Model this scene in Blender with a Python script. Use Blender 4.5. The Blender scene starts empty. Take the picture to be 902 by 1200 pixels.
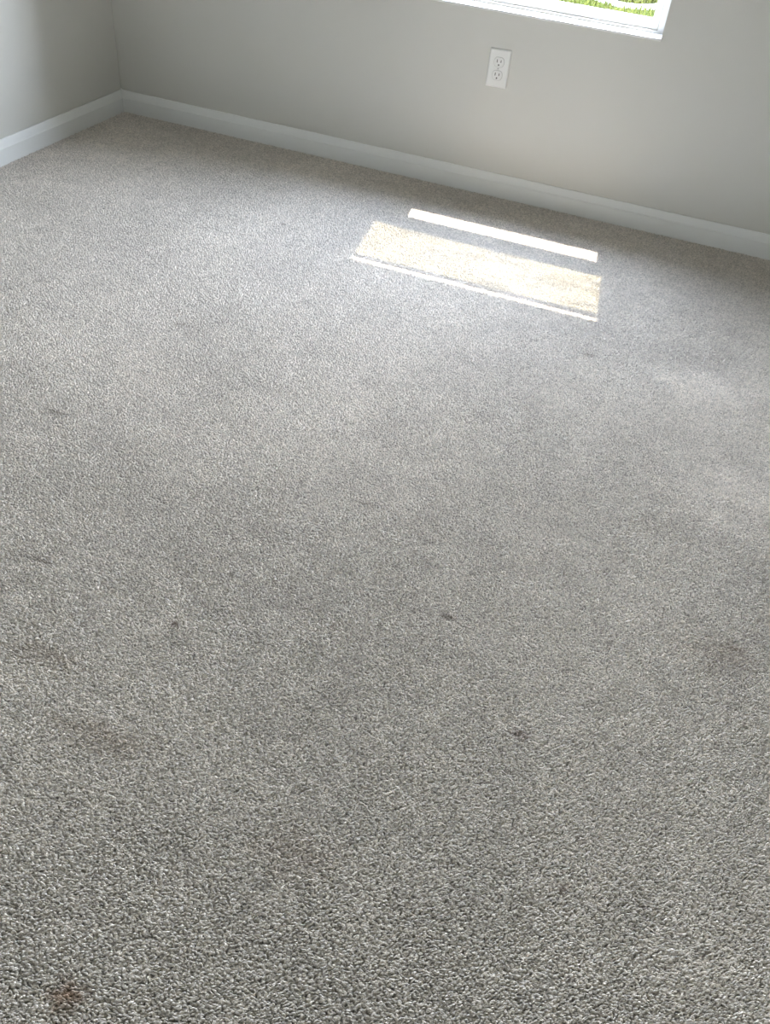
import bpy, bmesh, math, random
import numpy as np
from mathutils import Matrix, Vector

SC = bpy.context.scene
COL = SC.collection
random.seed(7)

# ------------------------------------------------------------------ camera
cam_data = bpy.data.cameras.new('camera')
cam = bpy.data.objects.new('camera', cam_data)
COL.objects.link(cam)
R_ = Vector((0.92891174, 0.36010416, 0.08630163))
U_ = Vector((-0.30008029, 0.59547807, 0.74522324))
F_ = Vector((-0.21696726, 0.71814404, -0.66120674))
M = Matrix.Identity(4)
for i in range(3):
    M[i][0], M[i][1], M[i][2] = R_[i], U_[i], -F_[i]
M[0][3], M[1][3], M[2][3] = 2.16255939, -2.99003681, 1.13531203
cam.matrix_world = M
cam_data.sensor_fit = 'AUTO'
cam_data.sensor_width = 36.0
cam_data.lens = 1002.63 / 1200 * 36.0
cam_data.clip_start = 0.05
SC.camera = cam

# ------------------------------------------------------------------ light
SUN_SLOPE, SUN_SIDE = 2.077, 0.13          # fall and sideways drift of a sun ray per metre into the room
SUN_STRENGTH = 31.0
SKY_STRENGTH = 248.0
world = bpy.data.worlds.new('sky')
SC.world = world
world.use_nodes = True
wn = world.node_tree
wn.nodes.clear()
wo = wn.nodes.new('ShaderNodeOutputWorld')
bg = wn.nodes.new('ShaderNodeBackground')
tc = wn.nodes.new('ShaderNodeTexCoord')
sep = wn.nodes.new('ShaderNodeSeparateXYZ')
ramp = wn.nodes.new('ShaderNodeValToRGB')
ramp.color_ramp.elements[0].position = 0.12
ramp.color_ramp.elements[0].color = (0.71, 0.80, 0.965, 1)
ramp.color_ramp.elements[1].position = 0.8
ramp.color_ramp.elements[1].color = (0.31, 0.38, 0.51, 1)
wn.links.new(tc.outputs['Generated'], sep.inputs[0])
wn.links.new(sep.outputs['Z'], ramp.inputs[0])
wn.links.new(ramp.outputs[0], bg.inputs[0])
bg.inputs[1].default_value = SKY_STRENGTH
wn.links.new(bg.outputs[0], wo.inputs[0])

sun_d = bpy.data.lights.new('sun', 'SUN')
sun = bpy.data.objects.new('sun', sun_d)
COL.objects.link(sun)
sun_d.energy = SUN_STRENGTH
sun_d.angle = math.radians(0.2)
sun_d.color = (1.0, 0.93, 0.82)
sun.rotation_euler = Vector((SUN_SIDE, -1.0, -SUN_SLOPE)).to_track_quat('-Z', 'Y').to_euler()
sun.location = (1, 6, 10)

# the window openings, marked as portals so that the daylight through them is sampled cleanly
def portal(name, loc, rot, sx, sy):
    d = bpy.data.lights.new(name, 'AREA')
    d.shape = 'RECTANGLE'
    d.size, d.size_y = sx, sy
    d.cycles.is_portal = True
    o = bpy.data.objects.new(name, d)
    COL.objects.link(o)
    o.location, o.rotation_euler = loc, rot

SC.view_settings.view_transform = 'Standard'
SC.view_settings.look = 'None'
SC.view_settings.exposure = 0.0
SC.view_settings.gamma = 1.0
SC.view_settings.use_curve_mapping = False

# ------------------------------------------------------------------ helpers
def tag(o, label=None, cat=None, group=None, kind=None):
    if label: o['label'] = label
    if cat: o['category'] = cat
    if group: o['group'] = group
    if kind: o['kind'] = kind
    return o

def empty(name, loc=(0, 0, 0), parent=None):
    o = bpy.data.objects.new(name, None)
    COL.objects.link(o)
    o.location = loc
    o.empty_display_size = 0.05
    if parent: o.parent = parent
    return o

def obj(name, bm, mat, parent=None, smooth=False):
    me = bpy.data.meshes.new(name)
    bmesh.ops.recalc_face_normals(bm, faces=bm.faces)
    bm.to_mesh(me); bm.free()
    if smooth:
        for p in me.polygons: p.use_smooth = True
    me.materials.append(mat)
    o = bpy.data.objects.new(name, me)
    COL.objects.link(o)
    if parent: o.parent = parent
    return o

def box(bm, x0, x1, y0, y1, z0, z1, bevel=0.0):
    vs = [bm.verts.new((x, y, z)) for z in (z0, z1) for y in (y0, y1) for x in (x0, x1)]
    fs = [bm.faces.new([vs[i] for i in f]) for f in
          ((0, 1, 3, 2), (4, 6, 7, 5), (0, 4, 5, 1), (2, 3, 7, 6), (0, 2, 6, 4), (1, 5, 7, 3))]
    if bevel:
        es = list({e for f in fs for e in f.edges})
        bmesh.ops.bevel(bm, geom=es, offset=bevel, segments=2, profile=0.5, affect='EDGES')
    return bm

def boxes(*args, bevel=0.0):
    bm = bmesh.new()
    for a in args: box(bm, *a, bevel=bevel)
    return bm

def prism(profile, along, a0, a1, miter0=None, miter1=None):
    """closed profile (d, z) swept along x ('x': d goes to -y) or y ('y': d goes to +x); mitre shifts each end by d*m"""
    bm = bmesh.new()
    ends = []
    for a, m in ((a0, miter0), (a1, miter1)):
        ring = []
        for d, z in profile:
            s = a + (m or 0) * d
            ring.append(bm.verts.new((s, -d, z) if along == 'x' else (d, s, z)))
        ends.append(ring)
    n = len(profile)
    for i in range(n):
        bm.faces.new((ends[0][i], ends[0][(i + 1) % n], ends[1][(i + 1) % n], ends[1][i]))
    bm.faces.new(ends[0]); bm.faces.new(ends[1])
    return bm

def material(name):
    m = bpy.data.materials.new(name)
    m.use_nodes = True
    nt = m.node_tree
    return m, nt, nt.nodes['Principled BSDF']

def N(nt, t, **kw):
    n = nt.nodes.new(t)
    for k, v in kw.items():
        if k in n.inputs.keys(): n.inputs[k].default_value = v
        else: setattr(n, k, v)
    return n

def paint(name, col, rough, bump_scale=0, bump=0.0, var=0.02):
    m, nt, p = material(name)
    tcn = N(nt, 'ShaderNodeTexCoord')
    nz = N(nt, 'ShaderNodeTexNoise', Scale=2.5, Detail=4.0)
    nt.links.new(tcn.outputs['Object'], nz.inputs['Vector'])
    mx = N(nt, 'ShaderNodeMixRGB', blend_type='MIX')
    mx.inputs[1].default_value = (*[c * (1 - var) for c in col], 1)
    mx.inputs[2].default_value = (*[min(1, c * (1 + var)) for c in col], 1)
    nt.links.new(nz.outputs[0], mx.inputs[0])
    nt.links.new(mx.outputs[0], p.inputs['Base Color'])
    p.inputs['Roughness'].default_value = rough
    if bump:
        n2 = N(nt, 'ShaderNodeTexNoise', Scale=bump_scale, Detail=2.0)
        nt.links.new(tcn.outputs['Object'], n2.inputs['Vector'])
        b = N(nt, 'ShaderNodeBump', Strength=bump, Distance=0.001)
        nt.links.new(n2.outputs[0], b.inputs['Height'])
        nt.links.new(b.outputs[0], p.inputs['Normal'])
    return m

MAT_WALL = paint('wall_paint', (0.580, 0.563, 0.515), 0.34, 260, 0.25)
MAT_CEIL = paint('ceiling_paint', (0.62, 0.62, 0.60), 0.9, 120, 0.4)
MAT_TRIM = paint('trim_paint', (0.75, 0.745, 0.72), 0.38, 90, 0.05)
MAT_VINYL = paint('window_vinyl', (0.80, 0.81, 0.82), 0.35)
MAT_PLATE = paint('outlet_plastic', (0.74, 0.73, 0.70), 0.35)
MAT_SLOT = paint('outlet_slot', (0.10, 0.09, 0.08), 0.7)
MAT_GAP = paint('socket_shadow_gap', (0.38, 0.365, 0.34), 0.6)
MAT_SCREW = paint('screw_paint', (0.66, 0.65, 0.62), 0.35)

def glass(name, tint, textured=False):
    m = bpy.data.materials.new(name); m.use_nodes = True
    nt = m.node_tree; nt.nodes.clear()
    out = N(nt, 'ShaderNodeOutputMaterial')
    tr = N(nt, 'ShaderNodeBsdfTransparent')
    tr.inputs[0].default_value = (*tint, 1)
    if textured:
        tcn = N(nt, 'ShaderNodeTexCoord')
        mp = N(nt, 'ShaderNodeMapping'); mp.inputs['Scale'].default_value = (0.35, 1, 1.0)
        nt.links.new(tcn.outputs['Object'], mp.inputs[0])
        nz = N(nt, 'ShaderNodeTexNoise', Scale=17.0, Detail=6.0, Roughness=0.7)
        nt.links.new(mp.outputs[0], nz.inputs['Vector'])
        r = N(nt, 'ShaderNodeValToRGB')
        r.color_ramp.elements[0].position = 0.36
        r.color_ramp.elements[0].color = (*[c * 0.50 for c in tint], 1)
        r.color_ramp.elements[1].position = 0.60
        r.color_ramp.elements[1].color = (*tint, 1)
        nt.links.new(nz.outputs[0], r.inputs[0])
        nt.links.new(r.outputs[0], tr.inputs[0])
    gl = N(nt, 'ShaderNodeBsdfGlossy', Roughness=0.03)
    lw = N(nt, 'ShaderNodeLayerWeight')
    pw = N(nt, 'ShaderNodeMath', operation='POWER'); pw.inputs[1].default_value = 5.0
    ma = N(nt, 'ShaderNodeMath', operation='MULTIPLY_ADD'); ma.inputs[1].default_value = 0.9; ma.inputs[2].default_value = 0.03
    nt.links.new(lw.outputs['Facing'], pw.inputs[0]); nt.links.new(pw.outputs[0], ma.inputs[0])
    mx = N(nt, 'ShaderNodeMixShader')
    nt.links.new(ma.outputs[0], mx.inputs[0])
    nt.links.new(tr.outputs[0], mx.inputs[1]); nt.links.new(gl.outputs[0], mx.inputs[2])
    nt.links.new(mx.outputs[0], out.inputs[0])
    return m

MAT_GLASS = glass('clear_glass', (0.94, 0.94, 0.94))
MAT_GOBO = glass('gobo_glass', (0.56, 0.552, 0.462), True)  # unseen pane, its mottled tint made up to colour the sun patch

# ------------------------------------------------------------------ room shell
RX, RY, RZ = 3.35, -3.9, 2.44            # right wall, rear wall, ceiling height
WT = 0.17                                # wall thickness
OX0, OX1, OZ0, OZ1 = 1.12, 1.949, 0.560, 1.880   # window opening in the back wall (below the sill board)

obj('floor', boxes((-WT, RX + WT, RY - WT, WT, -0.20, -0.0095)), MAT_CEIL)
FLOOR = bpy.data.objects['floor']; tag(FLOOR, 'grey beige carpeted bedroom floor', kind='structure')
tag(obj('ceiling', boxes((-WT, RX + WT, RY - WT, WT, RZ, RZ + 0.15)), MAT_CEIL), 'white ceiling', kind='structure')
zb = -0.0095
tag(obj('wall_left', boxes((-WT, 0, RY - WT, WT, zb, RZ)), MAT_WALL), 'grey painted left wall', kind='structure')
tag(obj('wall_back', boxes((0, OX0, 0, WT, zb, RZ), (OX1, RX, 0, WT, zb, RZ),
                           (OX0, OX1, 0, WT, zb, OZ0), (OX0, OX1, 0, WT, OZ1, RZ),
                           # unseen outer leaf, added to cut oblique daylight: deeper, taller recess around the window
                           (-WT, OX0, WT, 0.28, zb, RZ), (OX1, RX, WT, 0.28, zb, RZ), (OX0, OX1, WT, 0.28, zb, OZ0 - 0.05),
                           (OX0, OX1, WT, 0.28, 2.2, RZ)), MAT_WALL),
    'grey painted wall with the window and the outlet', kind='structure')
tag(obj('wall_right', boxes((RX, RX + WT, RY - WT, WT, zb, RZ)), MAT_WALL), 'grey painted right wall', kind='structure')
tag(obj('wall_rear', boxes((0, RX, RY - WT, RY, zb, RZ)), MAT_WALL), 'grey painted rear wall behind the viewer', kind='structure')

# baseboards: flat face, eased step and sloped cap
def base_profile():
    return [(0.0, zb), (0.0135, zb), (0.0135, 0.049), (0.0125, 0.0505), (0.0112, 0.0525), (0.0098, 0.057),
            (0.0078, 0.063), (0.0058, 0.069), (0.0045, 0.0735), (0.0038, 0.0748), (0.0, 0.0752)]
tag(obj('baseboard_back', prism(base_profile(), 'x', 0, RX, 1, -1), MAT_TRIM), 'white baseboard under the window', kind='structure')
tag(obj('baseboard_left', prism(base_profile(), 'y', 0, RY, -1, 1), MAT_TRIM), 'white baseboard along the left wall', kind='structure')
ob = obj('baseboard_right', prism(base_profile(), 'y', 0, RY, -1, 1), MAT_TRIM)
ob.scale.x = -1; ob.location.x = RX
tag(ob, 'white baseboard along the right wall', kind='structure')
ob = obj('baseboard_rear', prism(base_profile(), 'x', 0, RX, 1, -1), MAT_TRIM)
ob.scale.y = -1; ob.location.y = RY
tag(ob, 'white baseboard along the rear wall', kind='structure')
# small lump of caulk where the two baseboards meet the corner
bm = bmesh.new()
bmesh.ops.create_icosphere(bm, subdivisions=2, radius=0.006)
for v in bm.verts: v.co = Vector((v.co.x * 0.8 + 0.004, v.co.y * 0.8 - 0.004, v.co.z * 0.9 + 0.075))
obj('caulk', bm, MAT_TRIM, bpy.data.objects['baseboard_back'], True)

# ------------------------------------------------------------------ window in the back wall
def build_window(name, label):
    w = empty(name)
    tag(w, label, kind='structure')
    # sill board, flush with the jambs and a hair proud of the wall
    obj('window_sill', boxes((OX0, OX1, -0.004, 0.075, OZ0, 0.567), bevel=0.0015), MAT_TRIM, w)
    # vinyl frame
    fy0, fy1 = 0.062, 0.150
    obj('window_frame', boxes((OX0, OX0 + 0.026, fy0, fy1, OZ0, OZ1), (OX1 - 0.022, OX1, fy0, fy1, OZ0, OZ1),
                              (OX0 + 0.026, OX1 - 0.022, fy0, fy1, OZ0, 0.575),
                              (OX0 + 0.026, OX1 - 0.022, fy0, fy1, 1.850, OZ1), bevel=0.0015), MAT_VINYL, w)
    # lower sash on the room side
    lx0, lx1, lz0, lz1 = OX0 + 0.027, OX1 - 0.023, 0.5755, 1.065
    gx0, gx1 = 1.262, 1.909
    s = obj('lower_sash', boxes((lx0, gx0, 0.068, 0.100, lz0, lz1), (gx1, lx1, 0.068, 0.100, lz0, lz1),
                                (gx0, gx1, 0.068, 0.100, lz0, 0.598), (gx0, gx1, 0.064, 0.100, 0.999, lz1),
                                bevel=0.0015), MAT_VINYL, w)
    obj('glass_pane', boxes((gx0 - 0.004, gx1 + 0.004, 0.083, 0.085, 0.594, 1.003)), MAT_GLASS, s)
    obj('glazing_bead', boxes((gx0, gx0 + 0.006, 0.074, 0.082, 0.598, 0.999), (gx1 - 0.005, gx1, 0.074, 0.082, 0.598, 0.999),
                              (gx0 + 0.006, gx1 - 0.005, 0.074, 0.082, 0.598, 0.603)), MAT_VINYL, s)
    obj('sash_lock', boxes((1.56, 1.62, 0.072, 0.094, lz1, lz1 + 0.012), (1.575, 1.605, 0.060, 0.078, lz1 + 0.004, lz1 + 0.016), bevel=0.002), MAT_VINYL, s)
    # upper sash, outer track: unseen pane mottled to pattern the sun patch, slim muntin above
    ux0, ux1 = 1.172, 1.922
    s2 = obj('upper_sash', boxes((lx0, ux0, 0.104, 0.136, 1.000, 1.849), (ux1, lx1, 0.104, 0.136, 1.000, 1.849),
                                 (ux0, ux1, 0.104, 0.136, 1.000, 1.060), bevel=0.0015), MAT_VINYL, w)
    obj('muntin', boxes((ux0, ux1, 0.120, 0.131, 1.706, 1.744)), MAT_VINYL, s2)
    obj('glass_pane', boxes((ux0 - 0.004, ux1 + 0.004, 0.124, 0.126, 1.058, 1.706)), MAT_GOBO, s2)
    obj('glass_pane', boxes((ux0 - 0.004, ux1 + 0.004, 0.124, 0.126, 1.744, 1.850)), MAT_GLASS, s2)
    return w
build_window('window_1', 'white double hung window with a sunlit sill in the back wall')
portal('window_portal', ((OX0 + OX1) / 2, 0.155, (OZ0 + OZ1) / 2), (math.radians(-90), 0, 0), OX1 - OX0, OZ1 - OZ0)

# ------------------------------------------------------------------ outlet
def rounded_rect(w, h, r, n=5):
    pts = []
    for cx, cz, a0 in ((w - r, h - r, 0), (-w + r, h - r, 90), (-w + r, -h + r, 180), (w - r, -h + r, 270)):
        for k in range(n + 1):
            a = math.radians(a0 + 90 * k / n)
            pts.append((cx + r * math.cos(a), cz + r * math.sin(a)))
    return pts

def stack(rings):
    """closed solid from rings of (points, y), first ring capped at the back, last ring at the front"""
    bm = bmesh.new()
    prev = None
    for pts, y in rings:
        ring = [bm.verts.new((p[0], y, p[1])) for p in pts]
        if prev:
            for i in range(len(ring)):
                bm.faces.new((prev[i], prev[(i + 1) % len(ring)], ring[(i + 1) % len(ring)], ring[i]))
        else:
            bm.faces.new(ring)
        prev = ring
    bm.faces.new(prev)
    return bm

def circle(r, n=28, flat=None, cz=0.0, cx=0.0):
    pts = []
    for k in range(n):
        a = 2 * math.pi * k / n
        z = r * math.sin(a)
        if flat: z = max(-flat, min(flat, z))
        pts.append((cx + r * math.cos(a), cz + z))
    return pts

out = empty('wall_outlet', (1.46897, 0.0, 0.40269))
tag(out, 'white two socket wall outlet under the window', 'outlet')
W, H = 0.0352, 0.0574
pl = obj('cover_plate', stack([(rounded_rect(W, H, 0.003), 0.0), (rounded_rect(W, H, 0.003), -0.0022),
                               (rounded_rect(W - 0.0018, H - 0.0018, 0.003), -0.0044),
                               (rounded_rect(W - 0.0045, H - 0.0045, 0.003), -0.0056)]), MAT_PLATE, out)
for cz in (0.0195, -0.0195):
    gap = obj('socket_gap', stack([(circle(0.0178, flat=0.0148, cz=cz), -0.0050), (circle(0.0178, flat=0.0148, cz=cz), -0.00575)]), MAT_GAP, out)
    rc = obj('receptacle', stack([(circle(0.0169, flat=0.0139, cz=cz), -0.0050), (circle(0.0169, flat=0.0139, cz=cz), -0.0070),
                                  (circle(0.0161, flat=0.0132, cz=cz), -0.0076)]), MAT_PLATE, out)
    for sx, hh in ((-0.0064, 0.0046), (0.0064, 0.0038)):
        obj('slot', boxes((sx - 0.0013, sx + 0.0013, -0.0078, -0.0070, cz + 0.003 - hh, cz + 0.003 + hh)), MAT_SLOT, rc)
    obj('ground_hole', stack([(circle(0.0026, 14, cz=cz - 0.0082), -0.0070), (circle(0.0026, 14, cz=cz - 0.0082), -0.0078)]), MAT_SLOT, rc)
sb = obj('screw', stack([(circle(0.0034, 18), -0.0050), (circle(0.0034, 18), -0.0062), (circle(0.0026, 18), -0.0067)]), MAT_SCREW, out)
obj('slot', boxes((-0.0024, 0.0024, -0.0069, -0.0064, -0.0004, 0.0004)), MAT_SLOT, sb)

# ------------------------------------------------------------------ carpet
def carpet_material():
    m, nt, p = material('carpet_yarn')
    L = nt.links.new
    geo = N(nt, 'ShaderNodeNewGeometry')
    at = N(nt, 'ShaderNodeAttribute', attribute_name='yarn')
    # yarn by yarn variation
    r = N(nt, 'ShaderNodeMapRange')
    r.inputs['To Min'].default_value = 0.73; r.inputs["To Max"].default_value = 1.22
    L(at.outputs['Fac'], r.inputs['Value'])
    # broad traffic wear and soiling
    n1 = N(nt, 'ShaderNodeTexNoise', Scale=1.6, Detail=5.0, Roughness=0.6, Distortion=0.6)
    L(geo.outputs['Position'], n1.inputs['Vector'])
    r1 = N(nt, 'ShaderNodeMapRange')
    r1.inputs['From Min'].default_value = 0.3; r1.inputs['From Max'].default_value = 0.7
    r1.inputs['To Min'].default_value = 0.87; r1.inputs['To Max'].default_value = 1.10
    L(n1.outputs[0], r1.inputs['Value'])
    n2 = N(nt, 'ShaderNodeTexNoise', Scale=14.0, Detail=4.0, Roughness=0.6)
    L(geo.outputs['Position'], n2.inputs['Vector'])
    r2 = N(nt, 'ShaderNodeMapRange')
    r2.inputs['From Min'].default_value = 0.3; r2.inputs['From Max'].default_value = 0.7
    r2.inputs['To Min'].default_value = 0.92; r2.inputs['To Max'].default_value = 1.06
    L(n2.outputs[0], r2.inputs['Value'])
    m1 = N(nt, 'ShaderNodeMath', operation='MULTIPLY'); L(r.outputs[0], m1.inputs[0]); L(r1.outputs[0], m1.inputs[1])
    m2 = N(nt, 'ShaderNodeMath', operation='MULTIPLY'); L(m1.outputs[0], m2.inputs[0]); L(r2.outputs[0], m2.inputs[1])
    col = N(nt, 'ShaderNodeMixRGB', blend_type='MULTIPLY')
    col.inputs[0].default_value = 1.0
    col.inputs[1].default_value = (*CARPET, 1)
    L(m2.outputs[0], col.inputs[2])
    last = col.outputs[0]
    # stains, scuffs, and painted light and shade, each at its own place
    for (x, y, rx, ry, c, amt) in STAINS_AND_SHADING:
        if rx < 0.06: rx, ry = rx * 1.2, ry * 1.2
        mp = N(nt, 'ShaderNodeMapping', vector_type='POINT')
        mp.inputs['Location'].default_value = (-x / rx, -y / ry, 0)
        mp.inputs['Scale'].default_value = (1 / rx, 1 / ry, 0)
        L(geo.outputs['Position'], mp.inputs[0])
        nz = N(nt, 'ShaderNodeTexNoise', Scale=2.2, Detail=4.0)
        L(mp.outputs[0], nz.inputs['Vector'])
        ln = N(nt, 'ShaderNodeVectorMath', operation='LENGTH'); L(mp.outputs[0], ln.inputs[0])
        ad = N(nt, 'ShaderNodeMath', operation='MULTIPLY_ADD')
        L(nz.outputs[0], ad.inputs[0]); ad.inputs[1].default_value = 1.4; L(ln.outputs['Value'], ad.inputs[2])
        mr = N(nt, 'ShaderNodeMapRange', interpolation_type='SMOOTHSTEP')
        mr.inputs['From Min'].default_value = 0.75; mr.inputs['From Max'].default_value = 1.6
        mr.inputs['To Min'].default_value = amt; mr.inputs['To Max'].default_value = 0.0
        L(ad.outputs[0], mr.inputs['Value'])
        mx = N(nt, 'ShaderNodeMixRGB', blend_type='MULTIPLY')
        L(mr.outputs[0], mx.inputs[0]); L(last, mx.inputs[1]); mx.inputs[2].default_value = (*c, 1)
        last = mx.outputs[0]
    L(last, p.inputs['Base Color'])
    p.inputs['Roughness'].default_value = 0.65
    p.inputs['Specular IOR Level'].default_value = 0.25
    p.inputs['Sheen Weight'].default_value = 0.25
    p.inputs['Sheen Roughness'].default_value = 0.5
    return m

CARPET = (0.668, 0.606, 0.545)
STAINS_AND_SHADING = [
    (1.762, -2.738, 0.032, 0.024, (0.50, 0.37, 0.28), 0.9),     # brown spill near the viewer
    (2.46, -1.36, 0.26, 0.20, (1.20, 1.20, 1.21), 1.0),        # lighter worn pile on the right, brightened to make up missing light
    (2.37, -0.92, 0.22, 0.12, (1.16, 1.16, 1.17), 1.0),
    (2.46, -1.84, 0.13, 0.08, (0.88, 0.86, 0.84), 1.0),
    (1.42, -2.33, 0.13, 0.035, (0.80, 0.77, 0.74), 0.9),       # trodden track at the left
    (1.59, -2.42, 0.14, 0.045, (0.80, 0.77, 0.74), 0.9),
    (1.93, -2.47, 0.11, 0.06, (0.86, 0.83, 0.81), 0.9),
    (1.005, -0.623, 0.014, 0.011, (0.45, 0.42, 0.40), 1.0),    # dark specks, and dents with their shade painted into the colour
    (1.021, -1.775, 0.050, 0.012, (0.60, 0.58, 0.56), 1.0),
    (1.748, -1.749, 0.040, 0.007, (0.60, 0.58, 0.56), 1.0),
    (1.571, -2.185, 0.012, 0.009, (0.35, 0.30, 0.28), 1.0),
    (2.048, -0.928, 0.030, 0.014, (0.62, 0.60, 0.58), 1.0),
    (2.174, -2.152, 0.022, 0.012, (0.55, 0.50, 0.48), 1.0),
    (2.290, -2.370, 0.010, 0.008, (0.40, 0.36, 0.33), 1.0),
    (1.274, -2.159, 0.045, 0.010, (0.58, 0.56, 0.54), 1.0),
    (1.992, -1.966, 0.022, 0.010, (0.52, 0.48, 0.46), 1.0),
    (1.064, -1.315, 0.040, 0.016, (0.72, 0.70, 0.68), 1.0),
    (2.482, -1.816, 0.028, 0.010, (0.62, 0.58, 0.55), 1.0),
]
MAT_CARPET = carpet_material()
FLOOR.data.materials.clear(); FLOOR.data.materials.append(MAT_CARPET)

def tuft_tile(name, size, n, n2, seed):
    """one square of cut pile: n x n2 leaning tufts of twisted yarn, the grain running across the room"""
    rng = np.random.default_rng(seed)
    sides = 6
    px, py = size / n, size / n2
    gx, gy = np.meshgrid(np.arange(n), np.arange(n2), indexing='ij')
    K = n * n2
    cx = (gx.ravel() + 0.5 + rng.uniform(-.45, .45, K)) * px - size / 2
    cy = (gy.ravel() + 0.5 + rng.uniform(-.45, .45, K)) * py - size / 2
    h = rng.uniform(0.0056, 0.0100, K)
    ra = rng.uniform(0.0021, 0.0036, K)
    rb = ra * rng.uniform(0.32, 0.50, K)
    th = rng.normal(0.45, 0.32, K)
    lean = rng.uniform(0.0, 0.0030, K); la = rng.uniform(0, 2 * math.pi, K)
    prof = [(0.85, 0.0, 0.0), (1.0, 0.55, 0.45), (0.72, 0.86, 0.85)]      # radius, height, share of the lean
    ang = np.arange(sides) * 2 * math.pi / sides
    V = np.zeros((K, sides * 3 + 1, 3), np.float32)
    for q, (rr, hh, ll) in enumerate(prof):
        ex = ra[:, None] * rr * np.cos(ang)[None]; ey = rb[:, None] * rr * np.sin(ang)[None]
        V[:, q * sides:(q + 1) * sides, 0] = cx[:, None] + ex * np.cos(th)[:, None] - ey * np.sin(th)[:, None] + (lean * np.cos(la) * ll)[:, None]
        V[:, q * sides:(q + 1) * sides, 1] = cy[:, None] + ex * np.sin(th)[:, None] + ey * np.cos(th)[:, None] + (lean * np.sin(la) * ll)[:, None]
        V[:, q * sides:(q + 1) * sides, 2] = (h * hh)[:, None]
    V[:, -1, 0] = cx + lean * np.cos(la); V[:, -1, 1] = cy + lean * np.sin(la); V[:, -1, 2] = h
    tris = []
    for q in range(2):
        for i in range(sides):
            a, b = q * sides + i, q * sides + (i + 1) % sides
            tris += [(a, b, b + sides), (a, b + sides, a + sides)]
    for i in range(sides):
        tris.append((2 * sides + i, 2 * sides + (i + 1) % sides, 3 * sides))
    T = np.array(tris, np.int32)
    nv = sides * 3 + 1
    F = (T[None] + (np.arange(K) * nv)[:, None, None]).reshape(-1, 3)
    me = bpy.data.meshes.new(name)
    me.vertices.add(K * nv); me.vertices.foreach_set('co', V.ravel())
    me.loops.add(F.size); me.loops.foreach_set('vertex_index', F.ravel())
    me.polygons.add(len(F))
    me.polygons.foreach_set('loop_start', np.arange(0, F.size, 3, dtype=np.int32))
    me.polygons.foreach_set('use_smooth', np.ones(len(F), bool))
    at = me.attributes.new('yarn', 'FLOAT', 'POINT')
    at.data.foreach_set('value', np.repeat(rng.uniform(0, 1, K), nv).astype(np.float32))
    me.update(); me.validate()
    me.materials.append(MAT_CARPET)
    return me

TILE = 0.29
def carpet():
    holder = []
    for s in range(2):
        o = bpy.data.objects.new('carpet_swatch', tuft_tile('carpet_swatch', TILE, 86, 146, 11 + s))
        holder.append(o)
    # a point for each square of pile
    pts, rot, which = [], [], []
    nx, ny = math.ceil(3.35 / TILE), math.ceil(3.5 / TILE)
    for i in range(nx):
        for j in range(ny):
            x = 0.005 + TILE * (i + 0.5); y = -0.005 - TILE * (j + 0.5)
            if x + TILE / 2 > RX - 0.0 and i == nx - 1: x = RX - 0.004 - TILE / 2
            pts.append((x, y, -0.0095)); rot.append(random.randrange(2) * math.pi); which.append(random.randrange(2))
    me = bpy.data.meshes.new('carpet_pile')
    me.from_pydata(pts, [], [])
    a = me.attributes.new('turn', 'FLOAT', 'POINT'); a.data.foreach_set('value', rot)
    a = me.attributes.new('which', 'INT', 'POINT'); a.data.foreach_set('value', which)
    me.materials.append(MAT_CARPET)
    o = bpy.data.objects.new('carpet_pile', me)
    COL.objects.link(o); o.parent = FLOOR
    tag(o, 'grey beige cut pile carpet', kind='stuff')
    ng = bpy.data.node_groups.new('pile', 'GeometryNodeTree')
    ng.interface.new_socket('Geometry', in_out='INPUT', socket_type='NodeSocketGeometry')
    ng.interface.new_socket('Geometry', in_out='OUTPUT', socket_type='NodeSocketGeometry')
    gi = ng.nodes.new('NodeGroupInput'); go = ng.nodes.new('NodeGroupOutput')
    m2p = ng.nodes.new('GeometryNodeMeshToPoints')
    ng.links.new(gi.outputs[0], m2p.inputs[0])
    join = ng.nodes.new('GeometryNodeJoinGeometry')
    for s in range(2):
        iop = ng.nodes.new('GeometryNodeInstanceOnPoints')
        oi = ng.nodes.new('GeometryNodeObjectInfo'); oi.inputs[0].default_value = holder[s]
        na = ng.nodes.new('GeometryNodeInputNamedAttribute'); na.data_type = 'INT'; na.inputs[0].default_value = 'which'
        cmpn = ng.nodes.new('FunctionNodeCompare'); cmpn.data_type = 'INT'; cmpn.operation = 'EQUAL'
        cmpn.inputs[3].default_value = s
        ng.links.new(na.outputs[0], cmpn.inputs[2])
        nr = ng.nodes.new('GeometryNodeInputNamedAttribute'); nr.data_type = 'FLOAT'; nr.inputs[0].default_value = 'turn'
        cx = ng.nodes.new('ShaderNodeCombineXYZ'); ng.links.new(nr.outputs[0], cx.inputs[2])
        ng.links.new(m2p.outputs[0], iop.inputs['Points'])
        ng.links.new(cmpn.outputs[0], iop.inputs['Selection'])
        ng.links.new(oi.outputs['Geometry'], iop.inputs['Instance'])
        ng.links.new(cx.outputs[0], iop.inputs['Rotation'])
        ng.links.new(iop.outputs[0], join.inputs[0])
    ng.links.new(join.outputs[0], go.inputs[0])
    md = o.modifiers.new('pile', 'NODES'); md.node_group = ng
carpet()

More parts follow.
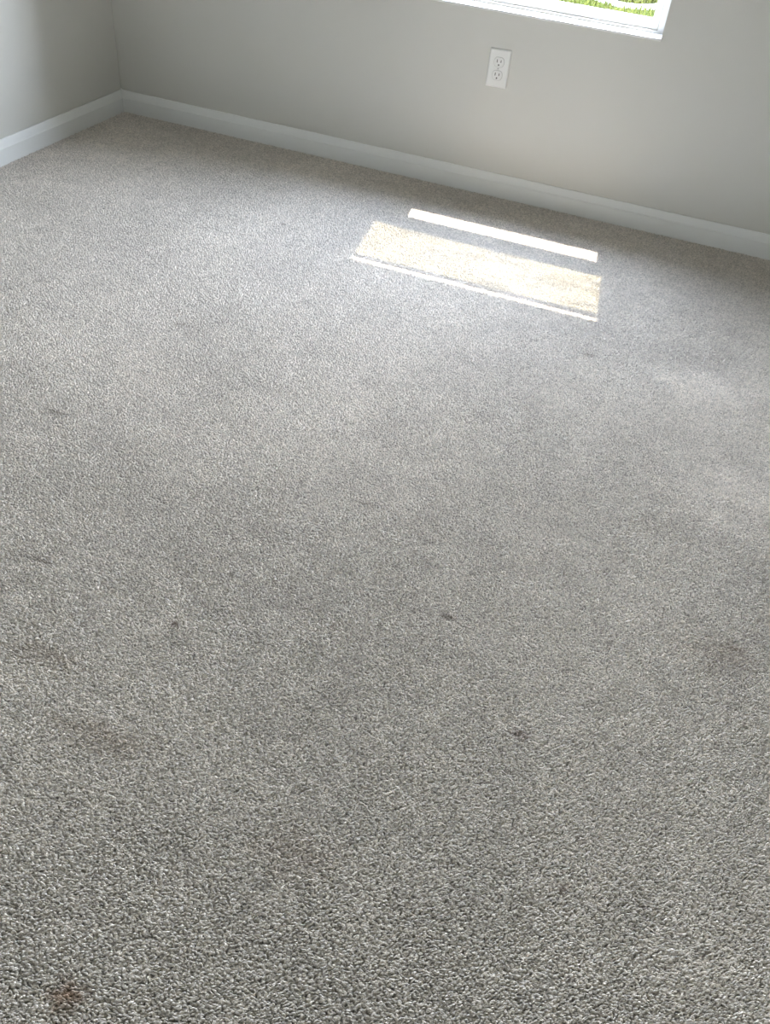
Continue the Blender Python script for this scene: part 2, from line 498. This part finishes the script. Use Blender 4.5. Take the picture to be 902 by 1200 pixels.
# ------------------------------------------------------------------ garden outside
def leaf_mat(name, c0, c1, scale=9.0):
    m, nt, p = material(name)
    geo = N(nt, 'ShaderNodeNewGeometry')
    nz = N(nt, 'ShaderNodeTexNoise', Scale=scale, Detail=3.0)
    nt.links.new(geo.outputs['Position'], nz.inputs['Vector'])
    r = N(nt, 'ShaderNodeValToRGB')
    r.color_ramp.elements[0].position = 0.35; r.color_ramp.elements[0].color = (*c0, 1)
    r.color_ramp.elements[1].position = 0.85; r.color_ramp.elements[1].color = (*c1, 1)
    nt.links.new(nz.outputs[0], r.inputs[0]); nt.links.new(r.outputs[0], p.inputs['Base Color'])
    p.inputs['Roughness'].default_value = 0.9
    p.inputs['Specular IOR Level'].default_value = 0.0
    return m
MAT_LAWN = leaf_mat('lawn_soil', (0.0060, 0.0075, 0.0018), (0.012, 0.0125, 0.0042))
MAT_BLADE = leaf_mat('grass_blade', (0.010, 0.0125, 0.0024), (0.024, 0.0225, 0.0060), 5.0)
MAT_PAVE = paint('garden_paving', (0.10, 0.10, 0.095), 0.9, 60, 0.3)

GZ = -0.5
tag(obj('ground', boxes((-14, 16, 0.30, 30, GZ - 0.2, GZ)), MAT_LAWN), 'grass ground outside the window', kind='structure')

BED = (1.02, 7.72)
def ring(rx0, ry0, rx1, ry1, z0, z1, n=56):
    bm = bmesh.new()
    vs = []
    for k in range(n):
        a = 2 * math.pi * k / n
        c, s = math.cos(a), math.sin(a)
        vs.append([bm.verts.new((BED[0] + rx * c, BED[1] + ry * s, z)) for rx, ry, z in
                   ((rx0, ry0, z0), (rx1, ry1, z0), (rx1, ry1, z1), (rx0, ry0, z1))])
    for k in range(n):
        a, b = vs[k], vs[(k + 1) % n]
        for i in range(4):
            bm.faces.new((a[i], a[(i + 1) % 4], b[(i + 1) % 4], b[i]))
    return bm
tag(obj('garden_path', ring(0.44, 0.90, 0.58, 1.05, GZ, GZ + 0.02), MAT_PAVE), 'pale curved garden path seen through the window', 'path')

def blades(name, n, place, hmin, hmax, w, label):
    bm = bmesh.new()
    for _ in range(n):
        x, y = place()
        hh = random.uniform(hmin, hmax); a = random.uniform(0, 2 * math.pi); ln = random.uniform(0.1, 0.6) * hh
        dx, dy = math.cos(a), math.sin(a)
        ww = w * random.uniform(0.6, 1.3)
        p = [bm.verts.new((x - dy * ww, y + dx * ww, GZ)), bm.verts.new((x + dy * ww, y - dx * ww, GZ)),
             bm.verts.new((x + dy * ww * 0.8 + dx * ln * 0.4, y - dx * ww * 0.8 + dy * ln * 0.4, GZ + hh * 0.6)),
             bm.verts.new((x - dy * ww * 0.8 + dx * ln * 0.4, y + dx * ww * 0.8 + dy * ln * 0.4, GZ + hh * 0.6)),
             bm.verts.new((x + dx * ln, y + dy * ln, GZ + hh))]
        bm.faces.new((p[0], p[1], p[2], p[3])); bm.faces.new((p[3], p[2], p[4]))
    o = obj(name, bm, MAT_BLADE)
    tag(o, label, 'grass', kind='stuff')

def in_bed():
    a = random.uniform(0, 2 * math.pi); r = math.sqrt(random.random())
    return BED[0] + 0.38 * r * math.cos(a), BED[1] + 0.83 * r * math.sin(a)
def outside():
    while True:
        x, y = random.uniform(-1.8, 3.2), random.uniform(4.6, 11)
        if ((x - BED[0]) / 0.60) ** 2 + ((y - BED[1]) / 1.08) ** 2 > 1: return x, y
blades('bed_grass', 4200, in_bed, 0.04, 0.11, 0.006, 'yellow green planting inside the curved path')
blades('lawn_grass', 14000, outside, 0.03, 0.09, 0.007, 'sunlit lawn grass around the curved path')
